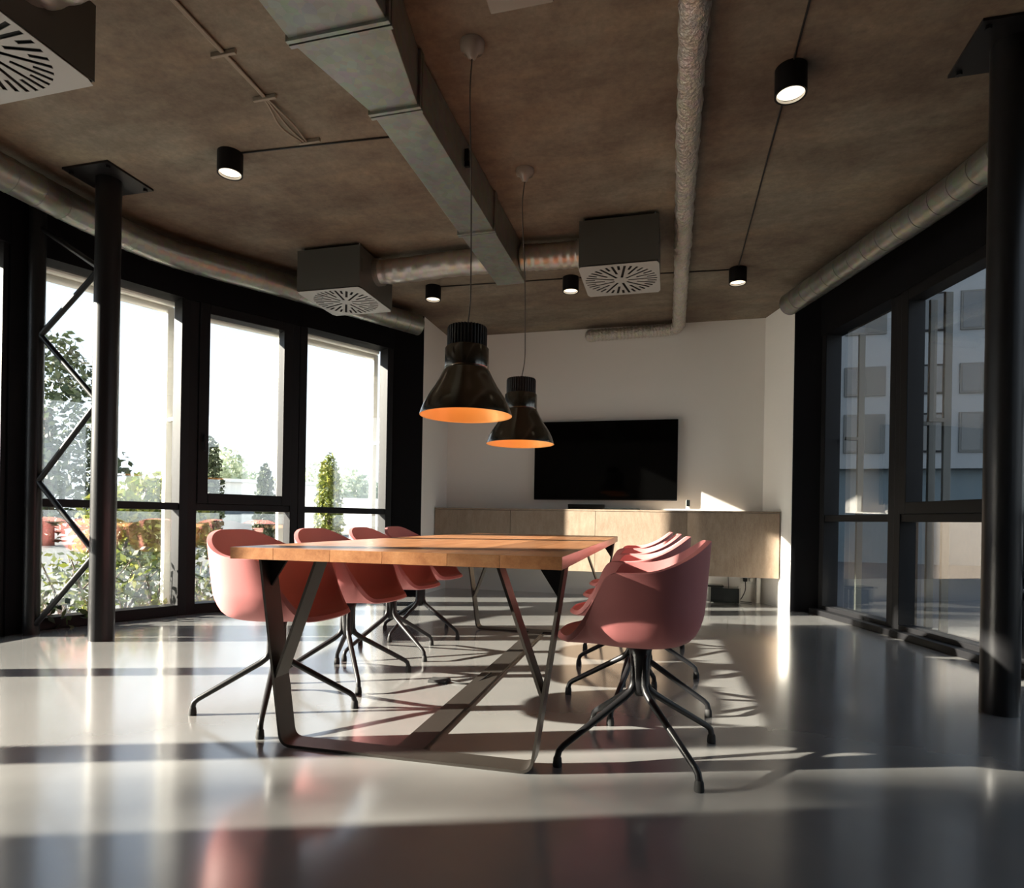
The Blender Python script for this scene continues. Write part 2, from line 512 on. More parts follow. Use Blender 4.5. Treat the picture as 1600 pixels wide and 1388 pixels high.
# ---- window bays
win_no = [0]
def window_bay(p, q, sash=False, label='', handle_side=0, rail=None, hood=True, fw=0.075, bar=True):
    f = Facet(p, q, INSIDE)
    L = f.L
    win_no[0] += 1
    w = bpy.data.objects.new('window_%d' % win_no[0], None)
    C.objects.link(w)
    mid = f.pt(L / 2, 0, 0)
    w.location = mid
    struct(w, label, 'window')
    k = M['black']
    # outer frame
    for s0, s1 in ((0, fw), (L - fw, L)):
        obj('frame_post', f.bm(s0, s1, -0.09, 0.06, 0.0, HEAD), k, w, bevel=0.004)
    obj('frame_sill', f.bm(fw, L - fw, -0.09, 0.06, 0.0, 0.085), k, w, bevel=0.004)
    obj('frame_head', f.bm(0.0, L, -0.12, 0.075, HEAD, CEIL), M['blackwall'], w)
    if bar:
        obj('transom', f.bm(fw, L - fw, -0.07, 0.05, TRANSOM - 0.03, TRANSOM + 0.03), k, w, bevel=0.004)
        obj('pane', f.bm(fw - 0.005, L - fw + 0.005, -0.030, -0.006, 0.08, TRANSOM - 0.025), M['glass'], w)
    if sash:
        sa = thing_part('sash', w, mid)
        for a in ((0.075, 0.16, TRANSOM + 0.03, HEAD), (L - 0.16, L - 0.075, TRANSOM + 0.03, HEAD)):
            obj('sash_bar', f.bm(a[0], a[1], -0.06, 0.075, a[2], a[3]), k, sa, bevel=0.005)
        obj('sash_bar', f.bm(0.16, L - 0.16, -0.06, 0.075, TRANSOM + 0.03, TRANSOM + 0.12), k, sa, bevel=0.005)
        obj('sash_bar', f.bm(0.16, L - 0.16, -0.06, 0.075, HEAD - 0.085, HEAD), k, sa, bevel=0.005)
        obj('pane', f.bm(0.155, L - 0.155, -0.030, -0.006, TRANSOM + 0.115, HEAD - 0.08), M['glass'], sa)
        hs = 0.118 if handle_side == 0 else L - 0.118
        hb = nb(); f.box(hb, hs - 0.014, hs + 0.014, 0.075, 0.088, 1.48, 1.56); f.box(hb, hs - 0.010, hs + 0.010, 0.088, 0.125, 1.52, 1.54)
        f.box(hb, hs - 0.010, hs + 0.010, 0.112, 0.128, 1.40, 1.54)
        obj('handle', hb, k, sa, bevel=0.003)
    else:
        obj('pane', f.bm(fw - 0.005, L - fw + 0.005, -0.030, -0.006, TRANSOM + 0.025 if bar else 0.08, HEAD + 0.01), M['glass'], w)
    rail = rail or M['alu']
    # outside screen: roller box under the head and the two guide rails
    if hood:
        hb = nb(); f.box(hb, 0.02, L - 0.02, -0.30, -0.17, HEAD - 0.02, HEAD + 0.16)
        obj('screen_box', hb, rail, w, bevel=0.02)
        rb = nb(); tube(rb, [f.pt(0.04, -0.235, HEAD - 0.045), f.pt(L - 0.04, -0.235, HEAD - 0.045)], 0.03, 12)
        obj('screen_hem_bar', rb, rail, w, smooth=True, angle=50)
    for s in (0.0, L - 0.05) if hood else (0.16, L):
        rw = 0.028 if hood else 0.012
        obj('guide_rail', f.bm(s - rw, s + rw, -0.265, -0.205, -0.05, HEAD - 0.02), rail, w, bevel=0.004)
        obj('rail_bracket', f.bm(s - 0.015, s + 0.015, -0.205, -0.09, 1.66, 1.69), rail, w)
    return w

def thing_part(name, parent, loc):
    o = bpy.data.objects.new(name, None)
    C.objects.link(o)
    o.parent = parent
    o.location = Vector(loc) - world_loc(parent)
    o.empty_display_size = 0.05
    return o

lab_l = ['fixed window of the left glass wall nearest the camera', 'second window of the left glass wall from the camera',
         'left edge window of the glass wall beside the braced columns', 'tall window behind the left lattice column',
         'window with opening sash in the middle of the left glass wall', 'last tall window of the left glass wall beside the black pier']
for i in range(6):
    window_bay(LEFT[i], LEFT[i + 1] if i != 2 else (-4.46, 3.19), sash=(i == 4), label=lab_l[i], fw=0.035 if i < 3 else 0.075, bar=i > 1)
lab_r = ['far narrow window of the right glass wall beside the black pier', 'window with opening sash beside the right column',
         'right glass wall window hidden behind the right column', 'right glass wall window out of frame by the column',
         'right glass wall window nearest the camera']
for i in range(5):
    window_bay(RIGHT[i], RIGHT[i + 1], sash=(i == 1), label=lab_r[i], handle_side=1, rail=M['boxgrey'], hood=False)
# plinths under the right windows
for i in range(4):
    f = Facet(RIGHT[i], RIGHT[i + 1], INSIDE)
    struct(obj('baseboard_right' if i == 0 else 'baseboard_right.%03d' % i, f.bm(-0.02, f.L + 0.0, 0.06, 0.14, 0.0, 0.05), M['black'], bevel=0.004),
           'low black plinth under the right windows', 'baseboard')

# ================================================================== ceiling services
# rectangular duct
dx0, dx1 = -1.45, -1.205
t = thing('air_duct', 'long rectangular galvanised air duct hanging under the ceiling', 'duct', (-1.33, 3.6, 2.83))
b = nb()
hexa(b, [(-1.45, 2.76, 2.83), (-1.205, 2.76, 2.83), (-1.205, 4.01, 2.83), (-1.45, 4.01, 2.83), (-1.45, 2.76, 3.09), (-1.205, 2.76, 3.09), (-1.205, 4.01, 3.09), (-1.45, 4.01, 3.09)])
obj('duct_section', b, M['galv'], t, bevel=0.003)
b = boxbm(-1.45, -1.205, 4.05, 4.98, 2.83, 3.09); obj('duct_section', b, M['galv'], t, bevel=0.003)
b = nb()
hexa(b, [(-1.565, 2.26, 2.83), (-1.125, 2.26, 2.83), (-1.205, 2.72, 2.83), (-1.45, 2.72, 2.83), (-1.565, 2.26, 3.09), (-1.125, 2.26, 3.09), (-1.205, 2.72, 3.09), (-1.45, 2.72, 3.09)])
obj('duct_reducer', b, M['galv'], t, bevel=0.003)
obj('duct_section', boxbm(-1.565, -1.125, 0.9, 2.22, 2.83, 3.09), M['galv'], t, bevel=0.003)
obj('duct_section', boxbm(-1.565, -1.125, -1.0, 0.86, 2.83, 3.09), M['galv'], t, bevel=0.003)
for y, xa, xb in ((2.24, -1.565, -1.125), (2.74, -1.45, -1.205), (4.03, -1.45, -1.205), (0.88, -1.565, -1.125)):
    b = nb()
    for yy in (y - 0.022, y + 0.004):
        box(b, xa - 0.014, xb + 0.014, yy, yy + 0.018, 2.816, 3.095)
    obj('flange', b, M['galv'], t, bevel=0.002)
b = nb(); box(b, -1.22, -1.18, 3.40, 3.43, 2.95, 3.02); box(b, -1.205, -1.175, 3.405, 3.425, 2.92, 2.95)
obj('damper_lever', b, M['black'], t)

# round take-off pipes
def ridged(bm, path, r, pitch, bump=0.004, seg=32):
    P = [Vector(p) for p in path]
    # resample evenly
    d = [0.0]
    for a, c in zip(P, P[1:]):
        d.append(d[-1] + (c - a).length)
    pts, rad = [], []
    n = max(2, int(d[-1] / pitch))
    def at(s):
        for i in range(len(P) - 1):
            if s <= d[i + 1] or i == len(P) - 2:
                u = (s - d[i]) / max(1e-9, d[i + 1] - d[i])
                return P[i].lerp(P[i + 1], u)
    for k in range(n):
        s0 = d[-1] * k / n; st = d[-1] / n
        for off, rr in ((0.0, r + bump), (0.010, r + bump), (0.0105, r), (st - 0.0006, r)):
            pts.append(at(min(d[-1], s0 + off))); rad.append(rr)
    pts.append(P[-1]); rad.append(r + bump)
    tube(bm, pts, rad, seg)

def flexpipe(bm, pts):
    fine = []
    for a, c in zip(pts, pts[1:]):
        for k in range(3):
            fine.append(a.lerp(c, k / 3))
    fine.append(pts[-1])
    tube(bm, fine, [0.1 + 0.0025 * math.sin(k * 0.9) for k in range(len(fine))], 28)
b = nb(); flexpipe(b, smooth_path([(-2.47, 4.79, 2.95), (-2.2, 4.80, 2.955), (-1.8, 4.79, 2.965), (-1.46, 4.79, 2.965)], 6))
tag(obj('connector_pipe', b, M['pipefoil'], smooth=True), 'short foil pipe between the left ceiling diffuser and the rectangular duct', 'pipe')
b = nb(); flexpipe(b, smooth_path([(-1.195, 4.79, 2.965), (-1.05, 4.79, 2.955), (-0.86, 4.80, 2.955), (-0.70, 4.80, 2.955)], 6))
tag(obj('connector_pipe', b, M['pipefoil'], smooth=True), 'short foil pipe between the rectangular duct and the right ceiling diffuser', 'pipe')
b = nb(); flexpipe(b, smooth_path([(-2.45, 1.86, 2.95), (-2.2, 1.87, 2.965), (-1.9, 1.86, 2.965), (-1.575, 1.86, 2.96)], 6))
tag(obj('connector_pipe', b, M['pipefoil'], smooth=True), 'short foil pipe at the top edge beside the nearest diffuser', 'pipe')

# diffuser boxes
def diffuser(x0, x1, y0, y1, label, collars):
    z0, z1 = 2.72, 3.065
    cx, cy = (x0 + x1) / 2, (y0 + y1) / 2
    t = thing('ceiling_diffuser', label, 'air diffuser', (cx, cy, z0), 'square swirl air diffusers')
    b = nb()
    # open bottom box: four walls and lid
    w = 0.006
    box(b, x0, x0 + w, y0, y1, z0 + 0.012, z1); box(b, x1 - w, x1, y0, y1, z0 + 0.012, z1)
    box(b, x0 + w, x1 - w, y0, y0 + w, z0 + 0.012, z1); box(b, x0 + w, x1 - w, y1 - w, y1, z0 + 0.012, z1)
    box(b, x0 + w, x1 - w, y0 + w, y1 - w, z1 - w, z1)
    obj('plenum_box', b, M['boxgrey'], t)
    obj('slot_shade_sheet', boxbm(x0 + 0.02, x1 - 0.02, y0 + 0.02, y1 - 0.02, z0 + 0.010, z0 + 0.02), M['dark'], t)  # dark sheet in place of the shaded inside of the box
    # swirl face with cut slots
    b = nb()
    N, wd = 36, 0.0195
    lv = [0.055, 0.125, 0.20, 0.272]
    start = [0, 2, 1, 2]      # level index from which a slot opens, by slot mod 4 (long, short, mid, short)
    V = {}
    def vert(i, side, l):
        key = (i % N, side, l)
        if key not in V:
            a = 2 * math.pi * (i % N) / N + side * math.asin(min(0.99, wd / 2 / lv[l]))
            V[key] = b.verts.new((cx + lv[l] * math.cos(a), cy + lv[l] * math.sin(a), z0))
        return V[key]
    def edge_at(i, l, inner):
        """vertices of slot i on level l as (right,left)"""
        return vert(i, -1, l), vert(i, 1, l)
    def opens(i, l):
        return start[i % 4] <= l
    # ring of points per level: a slot that is not yet open at a level gives one mid vertex
    ring = []
    for l in range(4):
        seq = []
        for i in range(N):
            if opens(i, min(l, 2)) or (l > 0 and opens(i, l - 1)):
                seq.append((vert(i, -1, l), vert(i, 1, l)))
            else:
                a = 2 * math.pi * i / N
                v = b.verts.new((cx + lv[l] * math.cos(a), cy + lv[l] * math.sin(a), z0))
                seq.append((v, v))
        ring.append(seq)
    c0 = b.verts.new((cx, cy, z0))
    flat = []
    for s in ring[0]:
        flat.append(s[0])
        if s[1] is not s[0]:
            flat.append(s[1])
    for k in range(len(flat)):
        b.faces.new((c0, flat[k], flat[(k + 1) % len(flat)]))
    for l in range(3):
        for i in range(N):
            a, c = ring[l][i], ring[l + 1][i]
            a2, c2 = ring[l][(i + 1) % N], ring[l + 1][(i + 1) % N]
            b.faces.new((a[1], c[1], c2[0], a2[0]))
            if not opens(i, l):
                poly = [a[0], c[0]] + ([c[1]] if c[1] is not c[0] else []) + ([a[1]] if a[1] is not a[0] else [])
                if len(poly) >= 3:
                    b.faces.new(poly)
    # circle to square
    outer = []
    for s in ring[3]:
        outer.append(s[0])
        if s[1] is not s[0]:
            outer.append(s[1])
    sq = []
    hx, hy = (x1 - x0) / 2 + 0.004, (y1 - y0) / 2 + 0.004
    for v in outer:
        d = Vector((v.co.x - cx, v.co.y - cy)).normalized()
        k = min(hx / max(1e-6, abs(d.x)), hy / max(1e-6, abs(d.y)))
        sq.append(b.verts.new((cx + d.x * k, cy + d.y * k, z0)))
    for k in range(len(outer)):
        j = (k + 1) % len(outer)
        b.faces.new((outer[k], sq[k], sq[j], outer[j]))
    res = bmesh.ops.extrude_face_region(b, geom=b.faces[:])
    bmesh.ops.translate(b, vec=(0, 0, 0.003), verts=[g for g in res['geom'] if isinstance(g, bmesh.types.BMVert)])
    obj('swirl_face', b, M['plate'], t)
    for (px, side) in collars:
        cb = nb(); tube(cb, [(px, (y0 + y1) / 2, 2.955), (px + side * 0.05, (y0 + y1) / 2, 2.955)], 0.112, 28)
        obj('pipe_collar', cb, M['chrome'], t, smooth=True, angle=50)
    for sx in (x0 + 0.03, x1 - 0.03):
        for sy in (y0 + 0.05, y1 - 0.05):
            hb = nb(); tube(hb, [(sx, sy, z1), (sx, sy, CEIL)], 0.005, 8)
            obj('hanger_rod', hb, M['chrome'], t)
    hb = boxbm(x1 - 0.004, x1 + 0.004, y0 + 0.03, y0 + 0.05, 2.86, 2.97)
    obj('hanger_tab', hb, M['boxgrey'], t)
    return t

diffuser(-3.05, -2.475, 4.50, 5.10, 'square grey swirl diffuser beside the left windows', [(-2.475, 1)])
diffuser(-0.69, -0.115, 4.50, 5.10, 'square grey swirl diffuser left of the foil-wrapped pipe', [(-0.69, -1)])
diffuser(-3.04, -2.465, 1.53, 2.13, 'large square swirl diffuser cut off at the top left corner', [(-2.465, 1)])

# spiral ducts along both glass walls
b = nb(); ridged(b, smooth_path([(-4.0, -2.6, 2.93), (-4.0, 1.0, 2.93), (-4.0, 2.85, 2.93), (-3.99, 3.48, 2.93), (-3.88, 4.05, 2.93), (-3.38, 4.88, 2.93), (-2.66, 6.13, 2.93)], 12), 0.105, 0.17, 0.0025)
t = tag(obj('spiral_duct', b, M['spiro'], smooth=True, angle=25), 'curved round spiral duct running above the left windows', 'duct')
b = nb(); ridged(b, smooth_path([(1.80, -2.6, 2.93), (1.80, 1.5, 2.93), (1.82, 3.2, 2.93), (1.71, 4.12, 2.93), (1.42, 5.1, 2.93), (1.05, 6.24, 2.93)], 12), 0.1, 0.17, 0.0025)
tag(obj('spiral_duct', b, M['spiro'], smooth=True, angle=25), 'round spiral duct running above the right windows', 'duct')

# foil-wrapped pipe on the right of the middle
b = nb()
pth = smooth_path([(0.075, -1.5, 3.02), (0.07, 1.5, 3.02), (0.06, 3.0, 3.02), (0.055, 5.0, 3.02), (0.05, 6.6, 3.015), (0.04, 6.93, 3.005), (-0.06, 7.03, 3.0), (-0.45, 7.045, 2.995), (-0.90, 7.045, 2.985)], 40)
rad = []
for k in range(len(pth)):
    rad.append(0.064 + 0.004 * math.sin(k * 1.7) + rng.uniform(-0.003, 0.003))
tube(b, pth, rad, 20)
for v in b.verts:
    v.co += Vector((rng.uniform(-1, 1), rng.uniform(-1, 1), rng.uniform(-1, 1))) * 0.003
t = thing('foil_pipe', 'crinkled foil-wrapped pipe under the ceiling ending at the back wall', 'pipe', (0.06, 4.0, 3.02))
obj('pipe_wrap', b, M['foil'], t, smooth=True)
b = nb()
cc = (-0.92, 7.04, 2.985)
bmesh.ops.create_uvsphere(b, u_segments=16, v_segments=10, radius=0.072, matrix=Matrix.Translation(cc))
obj('end_cap', b, M['foil'], t, smooth=True)

# pendant lamps
def pendant(x, y, label, bend):
    t = thing('pendant_lamp', label, 'pendant lamp', (x, y, 1.34), 'black pendant lamps over the table')
    b = nb(); lathe(b, x, y, [(0.002, CEIL - 0.075), (0.018, CEIL - 0.07), (0.03, CEIL - 0.045), (0.055, CEIL - 0.03), (0.06, CEIL - 0.001)], 28)
    obj('ceiling_rose', b, M['clearplastic'], t, smooth=True)
    b = nb(); tube(b, smooth_path([(x, y, CEIL - 0.07), (x - 0.012 * bend, y, 2.85), (x + 0.012 * bend, y, 2.4), (x + 0.02 * bend, y, 2.05), (x + 0.02 * bend, y, 1.88), (x, y, 1.755)], 8), 0.0035, 8)
    obj('cord', b, M['cord'], t, smooth=True)
    # ribbed cap
    b = nb()
    n = 36; rings = []
    for (z, s) in ((1.66, 1.0), (1.748, 1.0), (1.757, 0.96)):
        rg = []
        for k in range(n * 4):
            a = 2 * math.pi * k / (n * 4)
            r = (0.094 if k % 4 in (0, 1) else 0.085) * s
            rg.append(b.verts.new((x + r * math.cos(a), y + r * math.sin(a), z)))
        rings.append(rg)
    for r0, r1 in zip(rings, rings[1:]):
        for k in range(n * 4):
            j = (k + 1) % (n * 4)
            b.faces.new((r0[k], r0[j], r1[j], r1[k]))
    b.faces.new(rings[-1]); b.faces.new(rings[0][::-1])
    obj('ribbed_cap', b, M['lampcap'], t)
    b = nb(); lathe(b, x, y, [(0.097, 1.662), (0.103, 1.655), (0.104, 1.565), (0.098, 1.558)], 48, True, True)
    obj('collar', b, M['lamp'], t, smooth=True, angle=40)
    prof = [(0.096, 1.565), (0.108, 1.552), (0.128, 1.512), (0.150, 1.473), (0.170, 1.444), (0.187, 1.417), (0.202, 1.388), (0.212, 1.361), (0.217, 1.346), (0.218, 1.340)]
    b = nb(); lathe(b, x, y, prof, 56)
    obj('shade', b, M['lamp'], t, smooth=True)
    prof2 = [(0.218, 1.340), (0.214, 1.340)] + [(r - 0.005, z) for r, z in prof[-2::-1]]
    b = nb(); lathe(b, x, y, prof2, 56); 
    obj('reflector', b, M['gold'], t, smooth=True)
    b = nb(); lathe(b, x, y, [(0.002, 1.556), (0.09, 1.556)], 32)
    obj('reflector_top', b, M['gold'], t)
    b = nb(); bmesh.ops.create_uvsphere(b, u_segments=16, v_segments=10, radius=0.03, matrix=Matrix.Translation((x, y, 1.50)))
    obj('bulb', b, M['bulb'], t, smooth=True)
    ld = bpy.data.lights.new('pendant_glow', 'POINT'); ld.energy = 0.32; ld.color = (1.0, 0.70, 0.40); ld.shadow_soft_size = 0.035
    lo = bpy.data.objects.new('pendant_glow', ld); C.objects.link(lo); lo.parent = t
    lo.location = Vector((x, y, 1.455)) - t.location
pendant(-0.945, 2.752, 'large black pendant lamp with gold inside, nearer the camera', 0.6)
pendant(-0.944, 3.828, 'black pendant lamp with gold inside hanging in front of the television', 1.0)

# surface spots
def spot(x, y, label):
    t = thing('ceiling_spot', label, 'spotlight', (x, y, CEIL - 0.13), 'black cylinder ceiling spots')
    b = nb(); lathe(b, x, y, [(0.066, CEIL - 0.02), (0.066, CEIL - 0.129), (0.075, CEIL - 0.13), (0.075, CEIL)], 36)
    obj('housing', b, M['black'], t, smooth=True, angle=40)
    b = nb(); lathe(b, x, y, [(0.0655, CEIL - 0.128), (0.062, CEIL - 0.118)], 36)
    obj('inner_ring', b, M['whiteplastic'], t, smooth=True)
    b = nb(); lathe(b, x, y, [(0.001, CEIL - 0.112), (0.0655, CEIL - 0.112)], 36)
    obj('lens', b, M['glow'], t)
spot(-2.687, 3.246, 'black cylinder spot near the left column')
spot(0.538, 3.267, 'large black cylinder spot right of the foil-wrapped pipe, nearest the camera')
spot(-2.263, 5.555, 'small black cylinder spot right of the left diffuser box')
spot(-0.93, 5.615, 'small black cylinder spot beside the right diffuser box')
spot(0.536, 5.723, 'small black cylinder spot above the right end of the back wall')

def conduit(name, pts, r, mat, label):
    b = nb(); tube(b, pts, r, 8)
    return tag(obj(name, b, mat, smooth=True), label, 'cable')
zc = CEIL - 0.006
conduit('ceiling_cable', [(0.545, -0.5, zc), (0.538, 3.19, zc)], 0.005, M['blackcable'], 'thin black ceiling cable running up to the nearest right spot')
conduit('ceiling_cable', [(0.538, 3.345, zc), (0.536, 5.645, zc)], 0.005, M['blackcable'], 'thin black ceiling cable between the two right spots')
conduit('ceiling_cable', [(-2.61, 3.25, zc), (-1.46, 3.32, zc)], 0.005, M['blackcable'], 'thin black ceiling cable from the left spot to the rectangular duct')
conduit('ceiling_cable', [(-2.185, 5.56, zc), (-1.008, 5.61, zc)], 0.005, M['blackcable'], 'thin black ceiling cable between the two small middle spots')
conduit('ceiling_cable', [(-0.852, 5.618, zc), (0.459, 5.718, zc)], 0.005, M['blackcable'], 'thin black ceiling cable from the middle spot to the far right spot')
# loose beige cables in clips
t = thing('clipped_cables', 'bundle of loose beige cables clipped to the ceiling left of the rectangular duct', 'cable', (-2.13, 2.85, 3.09))
for k, dxx in enumerate((-0.014, 0.0, 0.014)):
    b = nb(); tube(b, smooth_path([(-2.13 + dxx * 0.5, 1.2, zc - 0.002), (-2.135 + dxx * 0.5, 2.52, zc - 0.004), (-2.14 + dxx * 0.6, 2.84, zc - 0.004),
                                   (-2.15 + dxx * 3, 3.05, zc - 0.02), (-2.155 + dxx, 3.235, zc - 0.006)], 6), 0.006, 8)
    obj('cable', b, M['beige'], t, smooth=True)
for (x, y) in ((-2.135, 2.52), (-2.14, 2.84), (-2.12, 3.23)):
    b = boxbm(x - 0.07, x + 0.07, y - 0.008, y + 0.008, zc - 0.018, CEIL - 0.001)
    obj('clip', b, M['beige'], t, bevel=0.003)
b = boxbm(-0.80, -0.52, 2.22, 2.575, CEIL - 0.035, CEIL)
tag(obj('access_plate', b, M['clearplastic'], bevel=0.005), 'flat grey plate on the ceiling at the top edge', 'plate')

# ================================================================== steel columns with lattice
def lattice_column(cx, cy, ox, label, zs, flip=False):
    t = thing('lattice_column', label, 'column', (cx, cy, 0))
    b = nb(); tube(b, [(cx, cy, 0.0), (cx, cy, CEIL - 0.012)], 0.076, 40)
    obj('round_post', b, M['steel'], t, smooth=True, angle=50)
    obj('head_plate', boxbm(cx - 0.185, cx + 0.185, cy - 0.18, cy + 0.18, CEIL - 0.014, CEIL), M['steel'], t)
    for sx in (-0.15, 0.15):
        for sy in (-0.145, 0.145):
            b = nb(); tube(b, [(cx + sx, cy + sy, CEIL - 0.03), (cx + sx, cy + sy, CEIL - 0.012)], 0.014, 6)
            obj('bolt', b, M['steel'], t)
    b = nb(); tube(b, [(ox, cy, 0.0), (ox, cy, CEIL - 0.01)], 0.05, 32)
    obj('outer_post', b, M['steel'], t, smooth=True, angle=50)
    sg = 1 if ox > cx else -1
    xa, xb = cx + sg * 0.06, ox - sg * 0.04
    for k in range(len(zs) - 1):
        x0 = xb if (k % 2 == 0) else xa
        x1 = xa if (k % 2 == 0) else xb
        b = nb(); tube(b, [(x0, cy, zs[k]), (x1, cy, zs[k + 1])], 0.019, 12)
        obj('brace', b, M['steel'], t, smooth=True, angle=50)
lattice_column(-3.69, 3.306, -4.30, 'black steel lattice column in front of the left windows', [0.07, 0.575, 1.065, 1.60, 2.08, 2.50, 2.82])
lattice_column(1.482, 3.311, 2.09, 'black steel lattice column at the right edge', [0.07, 0.575, 1.065, 1.60, 2.08, 2.50, 2.82])

# ================================================================== table
TX, TY, TROT = -0.907, 1.851, 0.0253
TW, TL, TH, TT = 1.173, 2.949, 0.74, 0.041
def tpt(u, d, z):
    return (TX + u * math.cos(TROT) - d * math.sin(TROT), TY + u * math.sin(TROT) + d * math.cos(TROT), z)
def tbox(bm, u0, u1, d0, d1, z0, z1):
    hexa(bm, [tpt(u0, d0, z0), tpt(u1, d0, z0), tpt(u1, d1, z0), tpt(u0, d1, z0), tpt(u0, d0, z1), tpt(u1, d0, z1), tpt(u1, d1, z1), tpt(u0, d1, z1)])
table = thing('conference_table', 'long oak plank conference table on bent black steel legs', 'table', tpt(0, TL / 2, 0))
wid = [0.17, 0.215, 0.19, 0.225, 0.175, 0.198]
sc_ = TW / sum(wid)
u = -TW / 2
for w in wid:
    w *= sc_
    b = nb(); tbox(b, u + 0.0002, u + w - 0.0002, 0, TL, TH - TT, TH)
    obj('plank', b, M['oak'], table, bevel=0.0008, seg=1)
    u += w

def strip(bm, pts, d0, d1, th):
    """flat bar following pts in the frame plane (u,z), width d0..d1, thickness th inward"""
    P = [Vector((p[0], p[1])) for p in pts]
    a_, b_ = [], []
    for i, p in enumerate(P):
        t0 = (P[i] - P[i - 1]).normalized() if i > 0 else None
        t1 = (P[i + 1] - P[i]).normalized() if i < len(P) - 1 else None
        tt = ((t0 or t1) + (t1 or t0)).normalized()
        n = Vector((-tt.y, tt.x))
        a_.append(p); b_.append(p + n * th)
    rings = []
    for p, q in zip(a_, b_):
        rings.append([bm.verts.new(tpt(p.x, d0, p.y)), bm.verts.new(tpt(q.x, d0, q.y)), bm.verts.new(tpt(q.x, d1, q.y)), bm.verts.new(tpt(p.x, d1, p.y))])
    for r0, r1 in zip(rings, rings[1:]):
        for k in range(4):
            j = (k + 1) % 4
            bm.faces.new((r0[k], r0[j], r1[j], r1[k]))
    bm.faces.new(rings[0]); bm.faces.new(rings[-1][::-1])

def leg_frame(d):
    ub, ut, top = 0.475, 0.575, TH - TT
    sw = 0.048
    cr = 0.045
    pts = [(-ut, top)]
    # left bottom corner rounded, then right
    dirv = Vector((ub - ut, -top)).normalized()
    cl = Vector((-ub, 0))
    ld = Vector((ut - ub, -top)).normalized()        # downwards on the left side
    p0 = cl - ld * cr; p1 = cl + Vector((cr, 0))
    for k in range(7):
        s = k / 6
        q = (1 - s) ** 2 * p0 + 2 * s * (1 - s) * cl + s * s * p1
        pts.append((q.x, max(0.0, q.y)))
    for q in [(-x, z) for x, z in pts[::-1]]:
        pts.append(q)
    b = nb(); strip(b, pts, d - sw, d + sw, 0.010)
    fr = obj('leg_frame', b, M['legsteel'], table, smooth=True, angle=35)
    for sg in (-1, 1):
        # diagonal arm from the leg up to the top
        z0 = 0.25
        u0 = (ub + (ut - ub) * z0 / top) - 0.012
        b = nb()
        A = [(sg * u0, z0), (sg * 0.335, top)]
        if sg > 0:
            A = A[::-1]
        strip(b, A, d - sw * 0.85, d + sw * 0.85, 0.010)
        obj('diagonal_arm', b, M['legsteel'], table)
        b = nb()
        zt = top
        tri = [(sg * (ut - 0.011), zt), (sg * (ut - 0.10), zt), (sg * (ut - 0.024), zt - 0.115)]
        lo = [b.verts.new(tpt(p[0], d - 0.005, p[1])) for p in tri]; hi = [b.verts.new(tpt(p[0], d + 0.005, p[1])) for p in tri]
        b.faces.new(lo); b.faces.new(hi[::-1])
        for i in range(3):
            j = (i + 1) % 3
            b.faces.new((lo[i], lo[j], hi[j], hi[i]))
        obj('gusset', b, M['black'], table)
        b = nb(); tbox(b, sg * (ut - 0.012) - 0.0, sg * (ut - 0.14), d - sw, d + sw, top - 0.008, top) if sg < 0 else tbox(b, ut - 0.14, ut - 0.012, d - sw, d + sw, top - 0.008, top)
        obj('mounting_plate', b, M['legsteel'], table)
leg_frame(0.1915)
leg_frame(TL - 0.1915)
b = nb(); tbox(b, -0.052, 0.052, 0.24, TL - 0.24, 0.0, 0.010)
obj('floor_beam', b, M['legsteel'], table)

# ================================================================== chairs
def ss(a, lo, hi):
    t = min(1, max(0, (a - lo) / (hi - lo)))
    return t * t * (3 - 2 * t)

def spw(v, e):
    return math.copysign(abs(v) ** e, v)

